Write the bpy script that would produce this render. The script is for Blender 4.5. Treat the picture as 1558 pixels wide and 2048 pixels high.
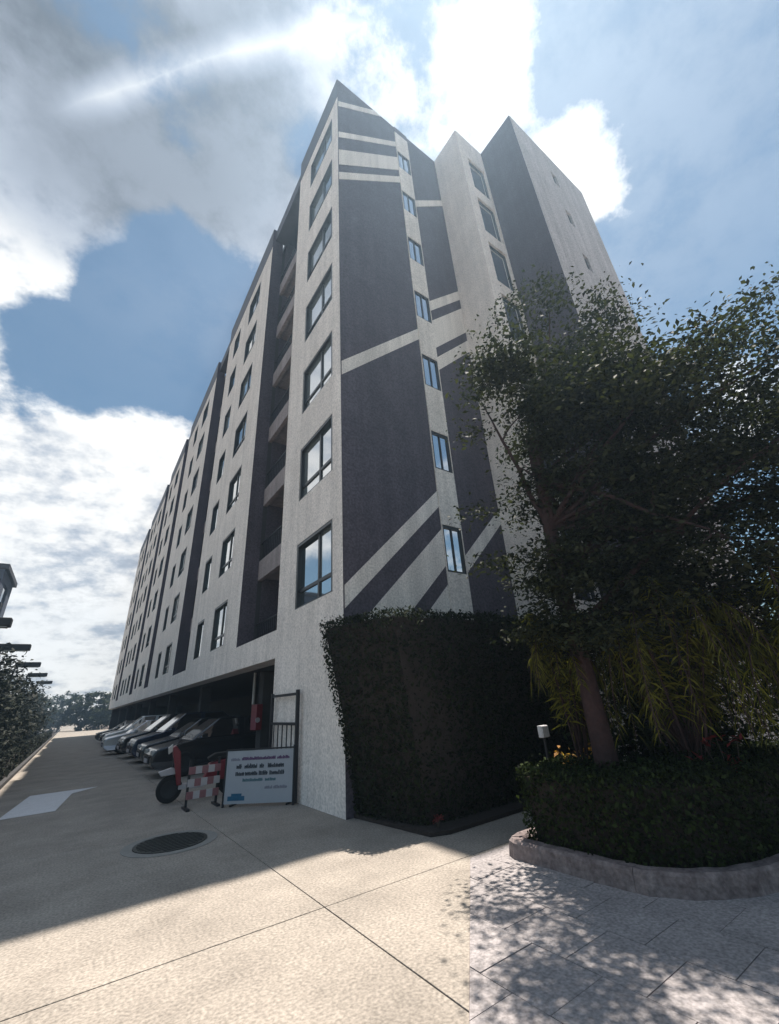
import bpy, bmesh, math, random
import numpy as np
from mathutils import Vector, Matrix

# ------------------------------------------------------------------ scene, camera
for o in list(bpy.data.objects):
    bpy.data.objects.remove(o, do_unlink=True)
S = bpy.context.scene
COL = S.collection
rnd = random.Random(7)
R = math.radians

YAW, PITCH, ROLL = R(36.21), R(24.506), R(-3.654)
cf = Vector((math.sin(YAW)*math.cos(PITCH), math.cos(YAW)*math.cos(PITCH), math.sin(PITCH)))
r0 = Vector((math.cos(YAW), -math.sin(YAW), 0)); u0 = r0.cross(cf)
cr = r0*math.cos(ROLL) + u0*math.sin(ROLL)
cu = -r0*math.sin(ROLL) + u0*math.cos(ROLL)
cam = bpy.data.cameras.new('camera'); camo = bpy.data.objects.new('camera', cam); COL.objects.link(camo)
cam.sensor_fit = 'HORIZONTAL'; cam.sensor_width = 36; cam.lens = 19.149
cam.clip_start = .05; cam.clip_end = 6000
camo.matrix_world = Matrix(((cr.x, cu.x, -cf.x, 0), (cr.y, cu.y, -cf.y, 0), (cr.z, cu.z, -cf.z, 1.6), (0, 0, 0, 1)))
S.camera = camo

# ------------------------------------------------------------------ sun, sky, exposure
SUN = Vector((.2, .05, .978)).normalized()
sun = bpy.data.lights.new('sun', 'SUN'); sun.energy = 4.5; sun.angle = R(.55); sun.color = (1, .93, .84)
suno = bpy.data.objects.new('sun', sun); COL.objects.link(suno)
suno.rotation_euler = SUN.to_track_quat('Z', 'Y').to_euler(); suno.location = SUN*200

world = bpy.data.worlds.new('World'); S.world = world; world.use_nodes = True
def build_sky():
    nt = world.node_tree; N = nt.nodes; L = nt.links; N.clear()
    out = N.new('ShaderNodeOutputWorld'); bg = N.new('ShaderNodeBackground'); L.new(bg.outputs[0], out.inputs[0])
    bg.inputs[1].default_value = .1
    sky = N.new('ShaderNodeTexSky'); sky.sky_type = 'NISHITA'; sky.sun_disc = False
    sky.sun_elevation = R(78); sky.sun_rotation = R(76); sky.air_density = 1.0; sky.dust_density = .2; sky.ozone_density = .9
    tc = N.new('ShaderNodeTexCoord')
    nrm = N.new('ShaderNodeVectorMath'); nrm.operation = 'NORMALIZE'; L.new(tc.outputs['Generated'], nrm.inputs[0])
    d = nrm.outputs[0]
    def m(op, a, b=None, c=None, clamp=False):
        n = N.new('ShaderNodeMath'); n.operation = op; n.use_clamp = clamp
        for i, x in enumerate((a, b, c)):
            if x is None: continue
            if isinstance(x, (int, float)): n.inputs[i].default_value = x
            else: L.new(x, n.inputs[i])
        return n.outputs[0]
    def dot(v):
        n = N.new('ShaderNodeVectorMath'); n.operation = 'DOT_PRODUCT'; L.new(d, n.inputs[0]); n.inputs[1].default_value = v
        return n.outputs['Value']
    def ss(x, a, b):
        n = N.new('ShaderNodeMapRange'); n.interpolation_type = 'SMOOTHSTEP'; L.new(x, n.inputs[0])
        n.inputs[1].default_value = a; n.inputs[2].default_value = b; n.inputs[3].default_value = 0; n.inputs[4].default_value = 1
        return n.outputs[0]
    sep = N.new('ShaderNodeSeparateXYZ'); L.new(d, sep.inputs[0])
    zz = m('MAXIMUM', m('ADD', sep.outputs[2], .35), .12)
    inv = m('DIVIDE', 1.0, zz)
    pl = N.new('ShaderNodeVectorMath'); pl.operation = 'SCALE'; L.new(d, pl.inputs[0]); L.new(inv, pl.inputs['Scale'])
    def noise(scale, detail, rough, off):
        ad = N.new('ShaderNodeVectorMath'); ad.operation = 'ADD'; L.new(pl.outputs[0], ad.inputs[0]); ad.inputs[1].default_value = off
        n = N.new('ShaderNodeTexNoise'); n.inputs['Scale'].default_value = scale; n.inputs['Detail'].default_value = detail
        n.inputs['Roughness'].default_value = rough; L.new(ad.outputs[0], n.inputs['Vector']); return n.outputs['Fac']
    n1 = noise(4.6, 10, .60, (3.1, 1.7, .3)); n2 = noise(13, 8, .62, (9, 4, 2)); n3 = noise(2.2, 5, .5, (5, 8, 1))
    base = m('ADD', m('MULTIPLY', n1, 1.0), m('MULTIPLY', n2, .5))       # about .64 mean
    # cumulus banks (+) and open blue (-), by direction
    blobs = [((-.22, .57, .79), .13, .26), ((-.36, .62, .70), .20, .42), ((-.42, .74, .52), .16, .3), ((-.14, .90, .42), .17, .34), ((.04, .85, .53), .08, .32), ((-.02, .95, .30), .17, .34),
             ((-.06, .98, .12), .22, .34), ((.12, .52, .84), .09, .26), ((.60, .10, .80), .10, .32), ((.24, .17, .95), .13, .13),
             ((.36, .10, .93), .07, .10), ((.50, .0, .87), .10, -.16), ((.16, .24, .96), .10, .10), ((.60, -.12, .79), .14, -.20), ((-.10, .42, .90), .20, .22), ((-.22, .70, .68), .06, .16), ((.02, .33, .94), .10, .18),
             ((-.06, .74, .67), .16, -.36), ((.08, .68, .73), .12, -.32), ((.02, .80, .60), .08, -.14), ((-.20, .78, .58), .08, -.14), ((.70, -.02, .72), .15, -.22), ((.74, .12, .66), .12, -.20), ((.55, -.15, .82), .12, -.12)]
    acc = base
    for c, rad, w in blobs:
        v = Vector(c).normalized()
        g = ss(dot(tuple(v)), math.cos(rad*1.7), math.cos(rad*.25))
        acc = m('ADD', acc, m('MULTIPLY', g, w))
    cov = ss(acc, .74, 1.00)
    # thin bright cirrus line
    d1 = Vector((-.15, .49, .86)); d3 = Vector((.15, .22, .96)); nn = d1.cross(d3).normalized()
    wob = m('MULTIPLY', m('SUBTRACT', n3, .5), .10)
    dist = m('ADD', dot(tuple(nn)), wob)
    soft = m('SUBTRACT', 1.0, m('MULTIPLY', m('ABSOLUTE', dist), 1/.036), clamp=True)
    mid = ((d1.normalized()+d3.normalized())*.5).normalized()
    streak = m('MULTIPLY', m('POWER', soft, 1.4), ss(dot(tuple(mid)), math.cos(.30), math.cos(.16)))
    # brightness of the cloud: thick grey bases, white crowns, glow towards the sun
    sd = dot(tuple(SUN))
    glow = ss(sd, .86, .995)
    grey = ss(dot(tuple(Vector((-.10, .42, .90)).normalized())), math.cos(.42), math.cos(.12))
    lum = m('ADD', m('MULTIPLY', ss(m('ADD', n1, m('MULTIPLY', n2, .8)), .62, 1.02), .62), .58)
    lum = m('MULTIPLY', lum, m('SUBTRACT', 1.0, m('MULTIPLY', m('MULTIPLY', grey, ss(n3, .30, .54)), .70)))
    lum = m('ADD', lum, m('MULTIPLY', glow, .12))
    lum = m('ADD', lum, m('MULTIPLY', streak, .55))
    cc = N.new('ShaderNodeMix'); cc.data_type = 'RGBA'; cc.blend_type = 'MIX'
    cc.inputs[6].default_value = (.78, .86, 1, 1); cc.inputs[7].default_value = (1, .985, .96, 1)
    L.new(ss(lum, .5, 1.1), cc.inputs[0])
    sc = N.new('ShaderNodeVectorMath'); sc.operation = 'SCALE'; L.new(cc.outputs[2], sc.inputs[0]); L.new(m('MULTIPLY', lum, 4.9), sc.inputs['Scale'])
    mx = N.new('ShaderNodeMix'); mx.data_type = 'RGBA'
    L.new(m('MAXIMUM', m('MAXIMUM', m('MULTIPLY', cov, .95), m('ADD', m('MULTIPLY', ss(sd, .60, .97), .17), .02)), m('MULTIPLY', streak, .75)), mx.inputs[0])
    sb = N.new('ShaderNodeVectorMath'); sb.operation = 'MULTIPLY'; L.new(sky.outputs[0], sb.inputs[0]); sb.inputs[1].default_value = (.44, .53, .51)
    L.new(sb.outputs[0], mx.inputs[6]); L.new(sc.outputs[0], mx.inputs[7])
    L.new(mx.outputs[2], bg.inputs[0])
build_sky()
S.view_settings.view_transform = 'Standard'; S.view_settings.look = 'None'
S.view_settings.exposure = 1.08; S.view_settings.gamma = 1.0; S.view_settings.use_curve_mapping = False
S.render.engine = 'CYCLES'; S.cycles.max_bounces = 6; S.cycles.transparent_max_bounces = 8
S.render.resolution_x = 779; S.render.resolution_y = 1024

# ------------------------------------------------------------------ materials
M = {}
def mat(name, col, rough=.7, var=.25, scale=6., bump=.0, bscale=60., col2=None, metal=0., spec=.4, stain=0., grain=0., gscale=220.):
    m = bpy.data.materials.new(name); m.use_nodes = True; nt = m.node_tree; N = nt.nodes; L = nt.links
    b = N['Principled BSDF']; b.inputs['Roughness'].default_value = rough; b.inputs['Metallic'].default_value = metal
    b.inputs['Specular IOR Level'].default_value = spec
    tc = N.new('ShaderNodeTexCoord'); pos = N.new('ShaderNodeNewGeometry')
    no = N.new('ShaderNodeTexNoise'); no.inputs['Scale'].default_value = scale; no.inputs['Detail'].default_value = 7; no.inputs['Roughness'].default_value = .65
    L.new(pos.outputs['Position'], no.inputs['Vector'])
    rp = N.new('ShaderNodeValToRGB'); c = col; c2 = col2 or tuple(x*(1-var) for x in col)
    rp.color_ramp.elements[0].position = .30; rp.color_ramp.elements[0].color = (*c2, 1)
    rp.color_ramp.elements[1].position = .68; rp.color_ramp.elements[1].color = (*c, 1)
    L.new(no.outputs['Fac'], rp.inputs[0]); cur = rp.outputs[0]
    def mulby(fac_out, lo, hi):
        nonlocal cur
        mr = N.new('ShaderNodeMapRange'); L.new(fac_out, mr.inputs[0]); mr.inputs[1].default_value = .3; mr.inputs[2].default_value = .7
        mr.inputs[3].default_value = lo; mr.inputs[4].default_value = hi
        sc = N.new('ShaderNodeVectorMath'); sc.operation = 'SCALE'; L.new(cur, sc.inputs[0]); L.new(mr.outputs[0], sc.inputs['Scale']); cur = sc.outputs[0]
    if grain:
        g = N.new('ShaderNodeTexNoise'); g.inputs['Scale'].default_value = gscale; g.inputs['Detail'].default_value = 3
        L.new(pos.outputs['Position'], g.inputs['Vector']); mulby(g.outputs['Fac'], 1-grain, 1+grain)
    if stain:
        mp = N.new('ShaderNodeMapping'); mp.inputs['Scale'].default_value = (2.3, 2.3, .16); L.new(pos.outputs['Position'], mp.inputs[0])
        g = N.new('ShaderNodeTexNoise'); g.inputs['Scale'].default_value = 1.7; g.inputs['Detail'].default_value = 6; L.new(mp.outputs[0], g.inputs['Vector'])
        mulby(g.outputs['Fac'], 1-stain, 1+stain*.3)
    L.new(cur, b.inputs['Base Color'])
    if bump:
        g = N.new('ShaderNodeTexNoise'); g.inputs['Scale'].default_value = bscale; g.inputs['Detail'].default_value = 5
        L.new(pos.outputs['Position'], g.inputs['Vector'])
        bp = N.new('ShaderNodeBump'); bp.inputs['Strength'].default_value = bump; bp.inputs['Distance'].default_value = .02
        L.new(g.outputs['Fac'], bp.inputs['Height']); L.new(bp.outputs[0], b.inputs['Normal'])
    M[name] = m; return m
def leafmat(name, a, bcol, tr=.35, rough=.5):
    m = bpy.data.materials.new(name); m.use_nodes = True; nt = m.node_tree; N = nt.nodes; L = nt.links
    b = N['Principled BSDF']; b.inputs['Roughness'].default_value = max(rough, .65); b.inputs['Specular IOR Level'].default_value = .2
    g = N.new('ShaderNodeNewGeometry'); rp = N.new('ShaderNodeValToRGB')
    rp.color_ramp.elements[0].color = (*a, 1); rp.color_ramp.elements[1].color = (*bcol, 1)
    L.new(g.outputs['Random Per Island'], rp.inputs[0]); L.new(rp.outputs[0], b.inputs['Base Color'])
    t = N.new('ShaderNodeBsdfTranslucent'); sc = N.new('ShaderNodeVectorMath'); sc.operation = 'MULTIPLY'; sc.inputs[1].default_value = (1.3, 1.5, .6)
    L.new(rp.outputs[0], sc.inputs[0]); L.new(sc.outputs[0], t.inputs[0])
    mx = N.new('ShaderNodeMixShader'); mx.inputs[0].default_value = tr; L.new(b.outputs[0], mx.inputs[1]); L.new(t.outputs[0], mx.inputs[2])
    L.new(mx.outputs[0], N['Material Output'].inputs[0]); M[name] = m; return m
mat('cream', (.86, .775, .715), .85, .16, 1.2, .35, 60, stain=.14, grain=.22, gscale=26)
mat('dark_wall', (.094, .080, .101), .75, .30, 1.6, .4, 50, stain=.20, grain=.36, gscale=22)
mat('wing_grey', (.50, .455, .455), .85, .18, 1.2, .35, 60, stain=.2, grain=.35, gscale=16)
mat('balcony', (.34, .29, .285), .85, .25, 2, .3, 50, stain=.25, grain=.2, gscale=26)
mat('stripe', (.84, .775, .71), .8, .12, 1.4, .3, 60, stain=.22, grain=.22, gscale=26)
mat('coping', (.07, .07, .085), .6, .2, 3)
mat('frame', (.012, .014, .016), .4, .2, 5, spec=.5)
mat('concrete', (.335, .292, .248), .92, .34, 1.3, .22, 70, stain=0, grain=.32, gscale=42)
mat('concrete_grey', (.33, .298, .292), .92, .28, 1.9, .22, 70, grain=.32, gscale=42)
mat('joint', (.15, .115, .105), .95, .3, 4)
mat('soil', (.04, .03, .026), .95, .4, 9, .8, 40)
mat('bounce_ground', (.30, .265, .225), .95, .3, .7, .4, 30); mat('grass', (.06, .075, .035), .95, .4, 3, .6, 40)
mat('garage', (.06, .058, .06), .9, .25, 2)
mat('white_paint_and_sun', (.62, .61, .62), .7, .12, 5, grain=.12, gscale=40)  # white of the post box, also the sunlit patch on the drive
mat('iron', (.028, .034, .032), .55, .3, 14, .6, 40, metal=.3)
mat('iron_rim', (.26, .25, .23), .9, .25, 10)
mat('curb', (.25, .205, .195), .9, .4, 7, 1.0, 22, col2=(.12, .09, .088), grain=.25, gscale=30)
mat('bark', (.065, .034, .032), .9, .45, 12, 1.0, 22, col2=(.035, .02, .02))
mat('bark_dark', (.075, .06, .05), .9, .4, 12, 1.0, 22)
mat('board', (.36, .375, .41), .5, .10, 4)
mat('ink', (.025, .035, .05), .6, .2, 10); mat('ink_purple', (.10, .04, .12), .6, .2, 10); mat('ink_teal', (.07, .15, .18), .6, .2, 10)
mat('ink_grey', (.22, .22, .27), .6, .2, 10); mat('ink_blue', (.02, .12, .22), .6, .3, 20)
mat('steel', (.03, .032, .038), .5, .3, 10, metal=.4)
mat('red', (.20, .018, .028), .45, .25, 8); mat('pale_red', (.26, .11, .12), .6, .2, 8); mat('white_plastic', (.42, .39, .40), .45, .1, 8)
mat('rubber', (.012, .012, .013), .85, .2, 20); mat('chrome', (.6, .6, .62), .2, .1, 5, metal=1.)
mat('silver_paint', (.52, .53, .56), .28, .06, 3, metal=.5, spec=.6); mat('black_paint', (.014, .015, .018), .2, .1, 3, spec=.6)
mat('grey_paint', (.05, .055, .06), .22, .1, 3, spec=.6); mat('navy_paint', (.012, .02, .045), .2, .1, 3, spec=.6); mat('white_car', (.68, .68, .67), .25, .05, 3, spec=.6)
mat('blue_render', (.10, .12, .17), .85, .2, 1.5, .3, 40)
mat('lamp_dark', (.014, .016, .02), .6, .2, 5); mat('lens', (.35, .35, .34), .15, .05, 9, spec=.7); mat('tail', (.35, .01, .012), .25, .1, 9)
mat('pipe', (.45, .44, .42), .6, .2, 6)
def glass(name, col, rough=.04):
    m = bpy.data.materials.new(name); m.use_nodes = True; b = m.node_tree.nodes['Principled BSDF']
    N = m.node_tree.nodes; L = m.node_tree.links
    n = N.new('ShaderNodeTexNoise'); n.inputs['Scale'].default_value = 1.3; n.inputs['Detail'].default_value = 2
    g = N.new('ShaderNodeNewGeometry'); L.new(g.outputs['Position'], n.inputs['Vector'])
    rp = N.new('ShaderNodeValToRGB'); rp.color_ramp.elements[0].color = (*[x*.6 for x in col], 1); rp.color_ramp.elements[1].color = (*col, 1)
    L.new(n.outputs['Fac'], rp.inputs[0]); L.new(rp.outputs[0], b.inputs['Base Color'])
    bp = N.new('ShaderNodeBump'); bp.inputs['Strength'].default_value = .05; bp.inputs['Distance'].default_value = .05; L.new(n.outputs['Fac'], bp.inputs['Height']); L.new(bp.outputs[0], b.inputs['Normal'])
    b.inputs['Roughness'].default_value = rough; b.inputs['Specular IOR Level'].default_value = 1.0; b.inputs['IOR'].default_value = 3.6; M[name] = m
glass('glass', (.06, .10, .105)); glass('glass_blue', (.03, .085, .13)); glass('glass_car', (.01, .012, .014))
glass('glass_pale', (.30, .34, .33), .07); glass('glass_deep', (.015, .035, .04))
mat('curtain', (.34, .38, .36), .8, .2, 5)
leafmat('leaf_tree', (.004, .007, .004), (.050, .055, .026), .24)
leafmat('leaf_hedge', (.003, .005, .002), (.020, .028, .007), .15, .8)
leafmat('leaf_box', (.004, .007, .003), (.034, .050, .012), .2, .8)
leafmat('leaf_frond', (.012, .018, .004), (.22, .20, .032), .5)
leafmat('leaf_left', (.002, .004, .002), (.010, .014, .005), .08)
leafmat('leaf_far', (.008, .012, .003), (.035, .045, .012), .2)
leafmat('leaf_red', (.10, .015, .02), (.24, .04, .045), .3)
leafmat('leaf_orange', (.30, .13, .03), (.55, .33, .12), .35)
leafmat('leaf_yellow', (.03, .04, .008), (.30, .29, .07), .45)
leafmat('leaf_light', (.04, .07, .015), (.16, .22, .06), .35)

# ------------------------------------------------------------------ helpers
def wl(o):
    v = Vector((0, 0, 0))
    while o is not None:
        v = v + o.location; o = o.parent
    return v
def tag(o, label=None, cat=None, group=None, kind=None):
    if label: o['label'] = label
    if cat: o['category'] = cat
    if group: o['group'] = group
    if kind: o['kind'] = kind
    return o
def empty(name, loc=(0, 0, 0), rz=0, **k):
    o = bpy.data.objects.new(name, None); COL.objects.link(o); o.location = loc; o.rotation_euler = (0, 0, rz); o.empty_display_size = .2
    return tag(o, **k)
class MB:
    def __init__(s): s.v = []; s.f = []
    def quad(s, *p):
        n = len(s.v); s.v += [tuple(x) for x in p]; s.f.append(tuple(range(n, n+len(p)))); return s
    def box(s, x0, x1, y0, y1, z0, z1):
        n = len(s.v); s.v += [(x, y, z) for z in (z0, z1) for y in (y0, y1) for x in (x0, x1)]
        s.f += [tuple(n+i for i in q) for q in ((0, 2, 3, 1), (4, 5, 7, 6), (0, 1, 5, 4), (2, 6, 7, 3), (0, 4, 6, 2), (1, 3, 7, 5))]; return s
    def prism(s, poly, z0, z1):
        n = len(s.v); k = len(poly); s.v += [(p[0], p[1], z0) for p in poly]+[(p[0], p[1], z1) for p in poly]
        s.f.append(tuple(n+i for i in reversed(range(k)))); s.f.append(tuple(n+k+i for i in range(k)))
        for i in range(k): j = (i+1) % k; s.f.append((n+i, n+j, n+k+j, n+k+i))
        return s
    def tube(s, pts, rads, seg=8, cap=True):
        n = len(s.v); P = [Vector(p) for p in pts]
        for i, p in enumerate(P):
            t = (P[min(i+1, len(P)-1)]-P[max(i-1, 0)]).normalized()
            a = t.orthogonal().normalized() if abs(t.z) > .99 else t.cross(Vector((0, 0, 1))).normalized()
            b = t.cross(a)
            for k in range(seg):
                an = 2*math.pi*k/seg; q = p+(a*math.cos(an)+b*math.sin(an))*rads[i]; s.v.append(tuple(q))
        for i in range(len(P)-1):
            for k in range(seg):
                k2 = (k+1) % seg; s.f.append((n+i*seg+k, n+i*seg+k2, n+(i+1)*seg+k2, n+(i+1)*seg+k))
        if cap:
            s.f.append(tuple(n+k for k in range(seg))); m = n+(len(P)-1)*seg; s.f.append(tuple(m+k for k in reversed(range(seg))))
        return s
    def mesh(s, name, m, smooth=False):
        me = bpy.data.meshes.new(name); me.from_pydata(s.v, [], s.f); me.materials.append(M[m]); me.update()
        if smooth: me.polygons.foreach_set('use_smooth', [True]*len(me.polygons))
        return me
    def build(s, name, m, parent=None, world=True, smooth=False, bevel=0):
        """vertices in world coordinates (or in the parent's own frame with world=False)"""
        if parent is not None and world:
            w = wl(parent); s.v = [(a-w.x, b-w.y, c-w.z) for a, b, c in s.v]
        me = s.mesh(name, m, smooth)
        if bevel:
            bm = bmesh.new(); bm.from_mesh(me); bmesh.ops.bevel(bm, geom=list(bm.edges), offset=bevel, segments=2, affect='EDGES', profile=.6); bm.to_mesh(me); bm.free()
        return link(name, me, parent)
def link(name, me, parent=None, loc=(0, 0, 0)):
    o = bpy.data.objects.new(name, me); COL.objects.link(o); o.parent = parent; o.location = loc; return o
def copy_tree(o, parent=None):
    c = o.copy(); COL.objects.link(c); c.parent = parent
    for ch in list(o.children): copy_tree(ch, c)
    return c
def wallgrid(mb, axis, k, a0, a1, z0, z1, holes, depth):
    """a sheet at x=k (axis 'x') or y=k (axis 'y') over a0..a1, z0..z1 with holes (a0,a1,z0,z1) that have reveals `depth` inwards"""
    P = (lambda a, z, d=0: (k+d, a, z)) if axis == 'x' else (lambda a, z, d=0: (a, k+d, z))
    A = sorted({a0, a1, *[h[0] for h in holes], *[h[1] for h in holes]}); Z = sorted({z0, z1, *[h[2] for h in holes], *[h[3] for h in holes]})
    for i in range(len(A)-1):
        for j in range(len(Z)-1):
            ca, cz = (A[i]+A[i+1])/2, (Z[j]+Z[j+1])/2
            if any(h[0] < ca < h[1] and h[2] < cz < h[3] for h in holes): continue
            mb.quad(P(A[i], Z[j]), P(A[i+1], Z[j]), P(A[i+1], Z[j+1]), P(A[i], Z[j+1]))
    for b0, b1, c0, c1 in holes:
        for p, q in (((b0, c0), (b1, c0)), ((b1, c0), (b1, c1)), ((b1, c1), (b0, c1)), ((b0, c1), (b0, c0))):
            mb.quad(P(*p), P(*q), P(*q, depth), P(*p, depth))
    return mb

# leaf clouds ---------------------------------------------------------------
rng = np.random.default_rng(11)
def leaves_mesh(name, pts, size, material, flat=.5, aspect=.5, jitter=.35, nrm=None):
    """one mesh of folded leaf blades (two triangles each); pts Nx3"""
    n = len(pts); pts = np.asarray(pts, float)
    d = rng.normal(size=(n, 3)); d[:, 2] *= flat
    if nrm is not None: d += nrm*.3
    d /= np.linalg.norm(d, axis=1)[:, None]
    up = rng.normal(size=(n, 3))*.6+np.array([0, 0, 1.0]);
    if nrm is not None: up = up*.8+nrm*.9
    s = np.cross(d, up); s /= np.linalg.norm(s, axis=1)[:, None]+1e-9
    nn = np.cross(s, d)
    L = size*(1+jitter*rng.normal(size=(n, 1))).clip(.45, 1.9); Wd = L*aspect
    v = np.empty((n, 4, 3)); v[:, 0] = pts-d*L*.5; v[:, 1] = pts+s*Wd*.5+nn*L*.10; v[:, 2] = pts+d*L*.5; v[:, 3] = pts-s*Wd*.5+nn*L*.10
    me = bpy.data.meshes.new(name); me.vertices.add(n*4); me.vertices.foreach_set('co', v.reshape(-1))
    me.loops.add(n*4); me.loops.foreach_set('vertex_index', np.arange(n*4, dtype=np.int32))
    me.polygons.add(n); me.polygons.foreach_set('loop_start', np.arange(0, n*4, 4, dtype=np.int32)); me.polygons.foreach_set('loop_total', np.full(n, 4, dtype=np.int32))
    me.materials.append(M[material]); me.update(calc_edges=True); return me
def clumps(centers, per, rad, flat=.45):
    c = np.repeat(np.asarray(centers, float), per, axis=0); o = rng.normal(size=c.shape)*rad; o[:, 2] *= flat; return c+o
def in_ellipsoids(n, ells, shell=.0):
    out = []; w = np.array([e[3]*e[4]*e[5] for e in ells]); w = w/w.sum()
    while len(out) < n:
        e = ells[rng.choice(len(ells), p=w)]; p = rng.uniform(-1, 1, 3); r = np.linalg.norm(p)
        if r > 1 or r < shell: continue
        out.append((e[0]+p[0]*e[3], e[1]+p[1]*e[4], e[2]+p[2]*e[5]))
    return np.array(out)

# ------------------------------------------------------------------ ground
AX, AY, HH = 3.746, 6.741, 23.717
g = MB().quad((-2500, -2500, -.09), (2500, -2500, -.09), (2500, 2500, -.09), (-2500, 2500, -.09)).build('ground', 'bounce_ground'); tag(g, kind='structure')  # unseen ground beyond the drive, toned pale to bounce light onto the facade
drive = MB().quad((-1.2, -12, -.045), (18.2, -12, -.045), (18.2, 140, -.045), (-1.2, 140, -.045)).build('driveway', 'joint'); tag(drive, kind='structure')
xs = [-1.2, 2.15, 6.2, 10.2, 14.2, 18.2]; ys = [-12.1, -8, -3.93, .17, 4.27] + [8.37+4.1*i for i in range(17)] + [78.1, 88, 100, 120, 140]
for i in range(len(xs)-1):
    for j in range(len(ys)-1):
        if i > 1 and ys[j] > 12: continue
        e = .005; dz = rnd.uniform(-.003, .0)
        MB().box(xs[i]+e, xs[i+1]-e, ys[j]+e, ys[j+1]-e, -.04, dz).build('slab', 'concrete', drive, bevel=.004)
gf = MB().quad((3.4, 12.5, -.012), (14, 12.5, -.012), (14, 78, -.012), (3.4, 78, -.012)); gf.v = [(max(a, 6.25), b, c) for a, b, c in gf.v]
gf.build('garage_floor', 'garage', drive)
def clip(poly, f):
    out = []
    for i in range(len(poly)):
        p, q = poly[i], poly[(i+1) % len(poly)]; a, b = f(p), f(q)
        if a >= 0: out.append(p)
        if (a >= 0) != (b >= 0): t = a/(a-b); out.append((p[0]+(q[0]-p[0])*t, p[1]+(q[1]-p[1])*t))
    return out
ap = MB().prism([(3.86, 4.20), (.45, .78), (.45, -6), (9, -6), (9, 4.20)], -.003, .002).build('paving_bed', 'joint', drive)
for ci in range(-6, 11):
    x0 = 3.48+.52*ci
    for rj in range(-9, 5):
        y0 = 2.16+.52*rj+(.26 if ci % 2 else 0); e = .0035
        po = clip([(x0+e, y0+e), (x0+.52-e, y0+e), (x0+.52-e, y0+.52-e), (x0+e, y0+.52-e)], lambda p: (p[0]-.45)-(p[1]-.78)*.9971-.004)
        if len(po) > 2: po = clip(po, lambda p: 4.19-p[1])
        if len(po) > 2: MB().prism(po, .0025, .0075+rnd.uniform(-.0018, .0018)).build('paver', 'concrete_grey', drive)
wp = MB().prism([(-.75, 12.0), (.12, 12.05), (.40, 14.4), (.95, 15.1), (-.43, 15.05)], 0, .004).build('painted_sun_patch', 'white_paint_and_sun', drive)  # sunlit patch of the drive, put in as a pale coloured sheet
vg = MB().quad((-8, -12, -.05), (-1.3, -12, -.05), (-1.3, 150, -.05), (-8, 150, -.05)).build('verge', 'soil'); tag(vg, kind='structure')
kb = MB().box(-1.34, -1.21, -12, 130, -.05, .10).build('kerb', 'garage'); tag(kb, kind='structure')

# ------------------------------------------------------------------ the apartment block
FH = 2.75; NF = 7; OV = 2.69; YEND = 66.6
bld = empty('apartment_building', (AX, AY, 0), label='tall cream and dark brown apartment block with diagonal stripes', cat='building')
def sill(k): return 3.62+FH*k
def wpart(mb, name, m, **k): return mb.build(name, m, bld, **k)
PAR = 22.35
# facade piers on the driveway side
piers = [(AY, 10.1, True), (13.44, 20.9, False), (24.0, 32.7, False), (34.7, 42.0, False), (44.3, 55.4, False), (58.0, 66.55, False)]
recs = [(10.1, 13.44), (20.9, 24.0), (32.7, 34.7), (42.0, 44.3), (55.4, 58.0)]
win_specs = []
for pi, (a, b, first) in enumerate(piers):
    holes = []
    for k in range(NF):
        z = sill(k)
        if first: holes.append((7.17, 9.02, z, z+1.57)); win_specs.append(('x', 7.17, 1.85, z, 1.57, 'big', pi, k))
        else:
            y_ = a+1.56
            while y_+1.8 < b-.2:
                holes += [(y_, y_+1.8, z, z+1.57)]; win_specs.append(('x', y_, 1.8, z, 1.57, 'big', pi, k))
                if y_+4.6 < b-.3: holes += [(y_+3.35, y_+4.6, z, z+1.5)]; win_specs.append(('x', y_+3.35, 1.25, z, 1.5, 'small', pi, k))
                y_ += 5.9
    m = wallgrid(MB(), 'x', AX, a, b, 0 if first else 3.35, PAR, holes, .16)
    zb = 0 if first else 3.35
    m.quad((AX, b, zb), (AX+.5, b, zb), (AX+.5, b, PAR), (AX, b, PAR))
    wpart(m, 'pier_wall', 'cream')
    if not first:
        wpart(MB().quad((AX, a, 3.35), (AX+.5, a, 3.35), (AX+.5, a, HH), (AX, a, HH)), 'recess_side_wall', 'dark_wall')
    wpart(MB().box(AX-.012, AX+.45, a+(.012 if not first else .004), b, PAR, HH), 'parapet', 'coping')
# fascia over the open parking level
wpart(MB().box(AX+.003, AX+.55, 10.1, YEND, OV, 3.35), 'fascia', 'cream')
# balconies in the recesses
for a, b in recs:
    for k in range(NF):
        zf = 2.98+FH*k
        lo = max(zf-.25, 3.352)
        bo = MB().box(AX+.5, AX+.64, a, b, lo, zf+.42).build('balcony', 'balcony', bld)
        if a < 44:
            rl = MB().box(AX+.53, AX+.57, a, b, zf+1.04, zf+1.08)
            for q in range(int((b-a)/.16)): rl.box(AX+.54, AX+.56, a+.1+q*.16, a+.125+q*.16, zf+.42, zf+1.04)
            rl.build('railing', 'steel', bo)
    wpart(MB().box(AX+.13, AX+.7, a, b, PAR+.55, HH-.05), 'recess_lintel', 'coping')
    for k in range(NF):
        zf = 2.98+FH*k
        wpart(MB().box(AX+.66, AX+1.9, a, b, zf-.16, zf), 'balcony_floor', 'balcony')
    wpart(MB().quad((AX+1.9, a, 3.3), (AX+1.9, b, 3.3), (AX+1.9, b, HH), (AX+1.9, a, HH)), 'recess_back_wall', 'dark_wall')
    wpart(MB().quad((AX+.64, b, 3.3), (AX+1.9, b, 3.3), (AX+1.9, b, HH), (AX+.64, b, HH)), 'recess_side_wall', 'dark_wall')
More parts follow.
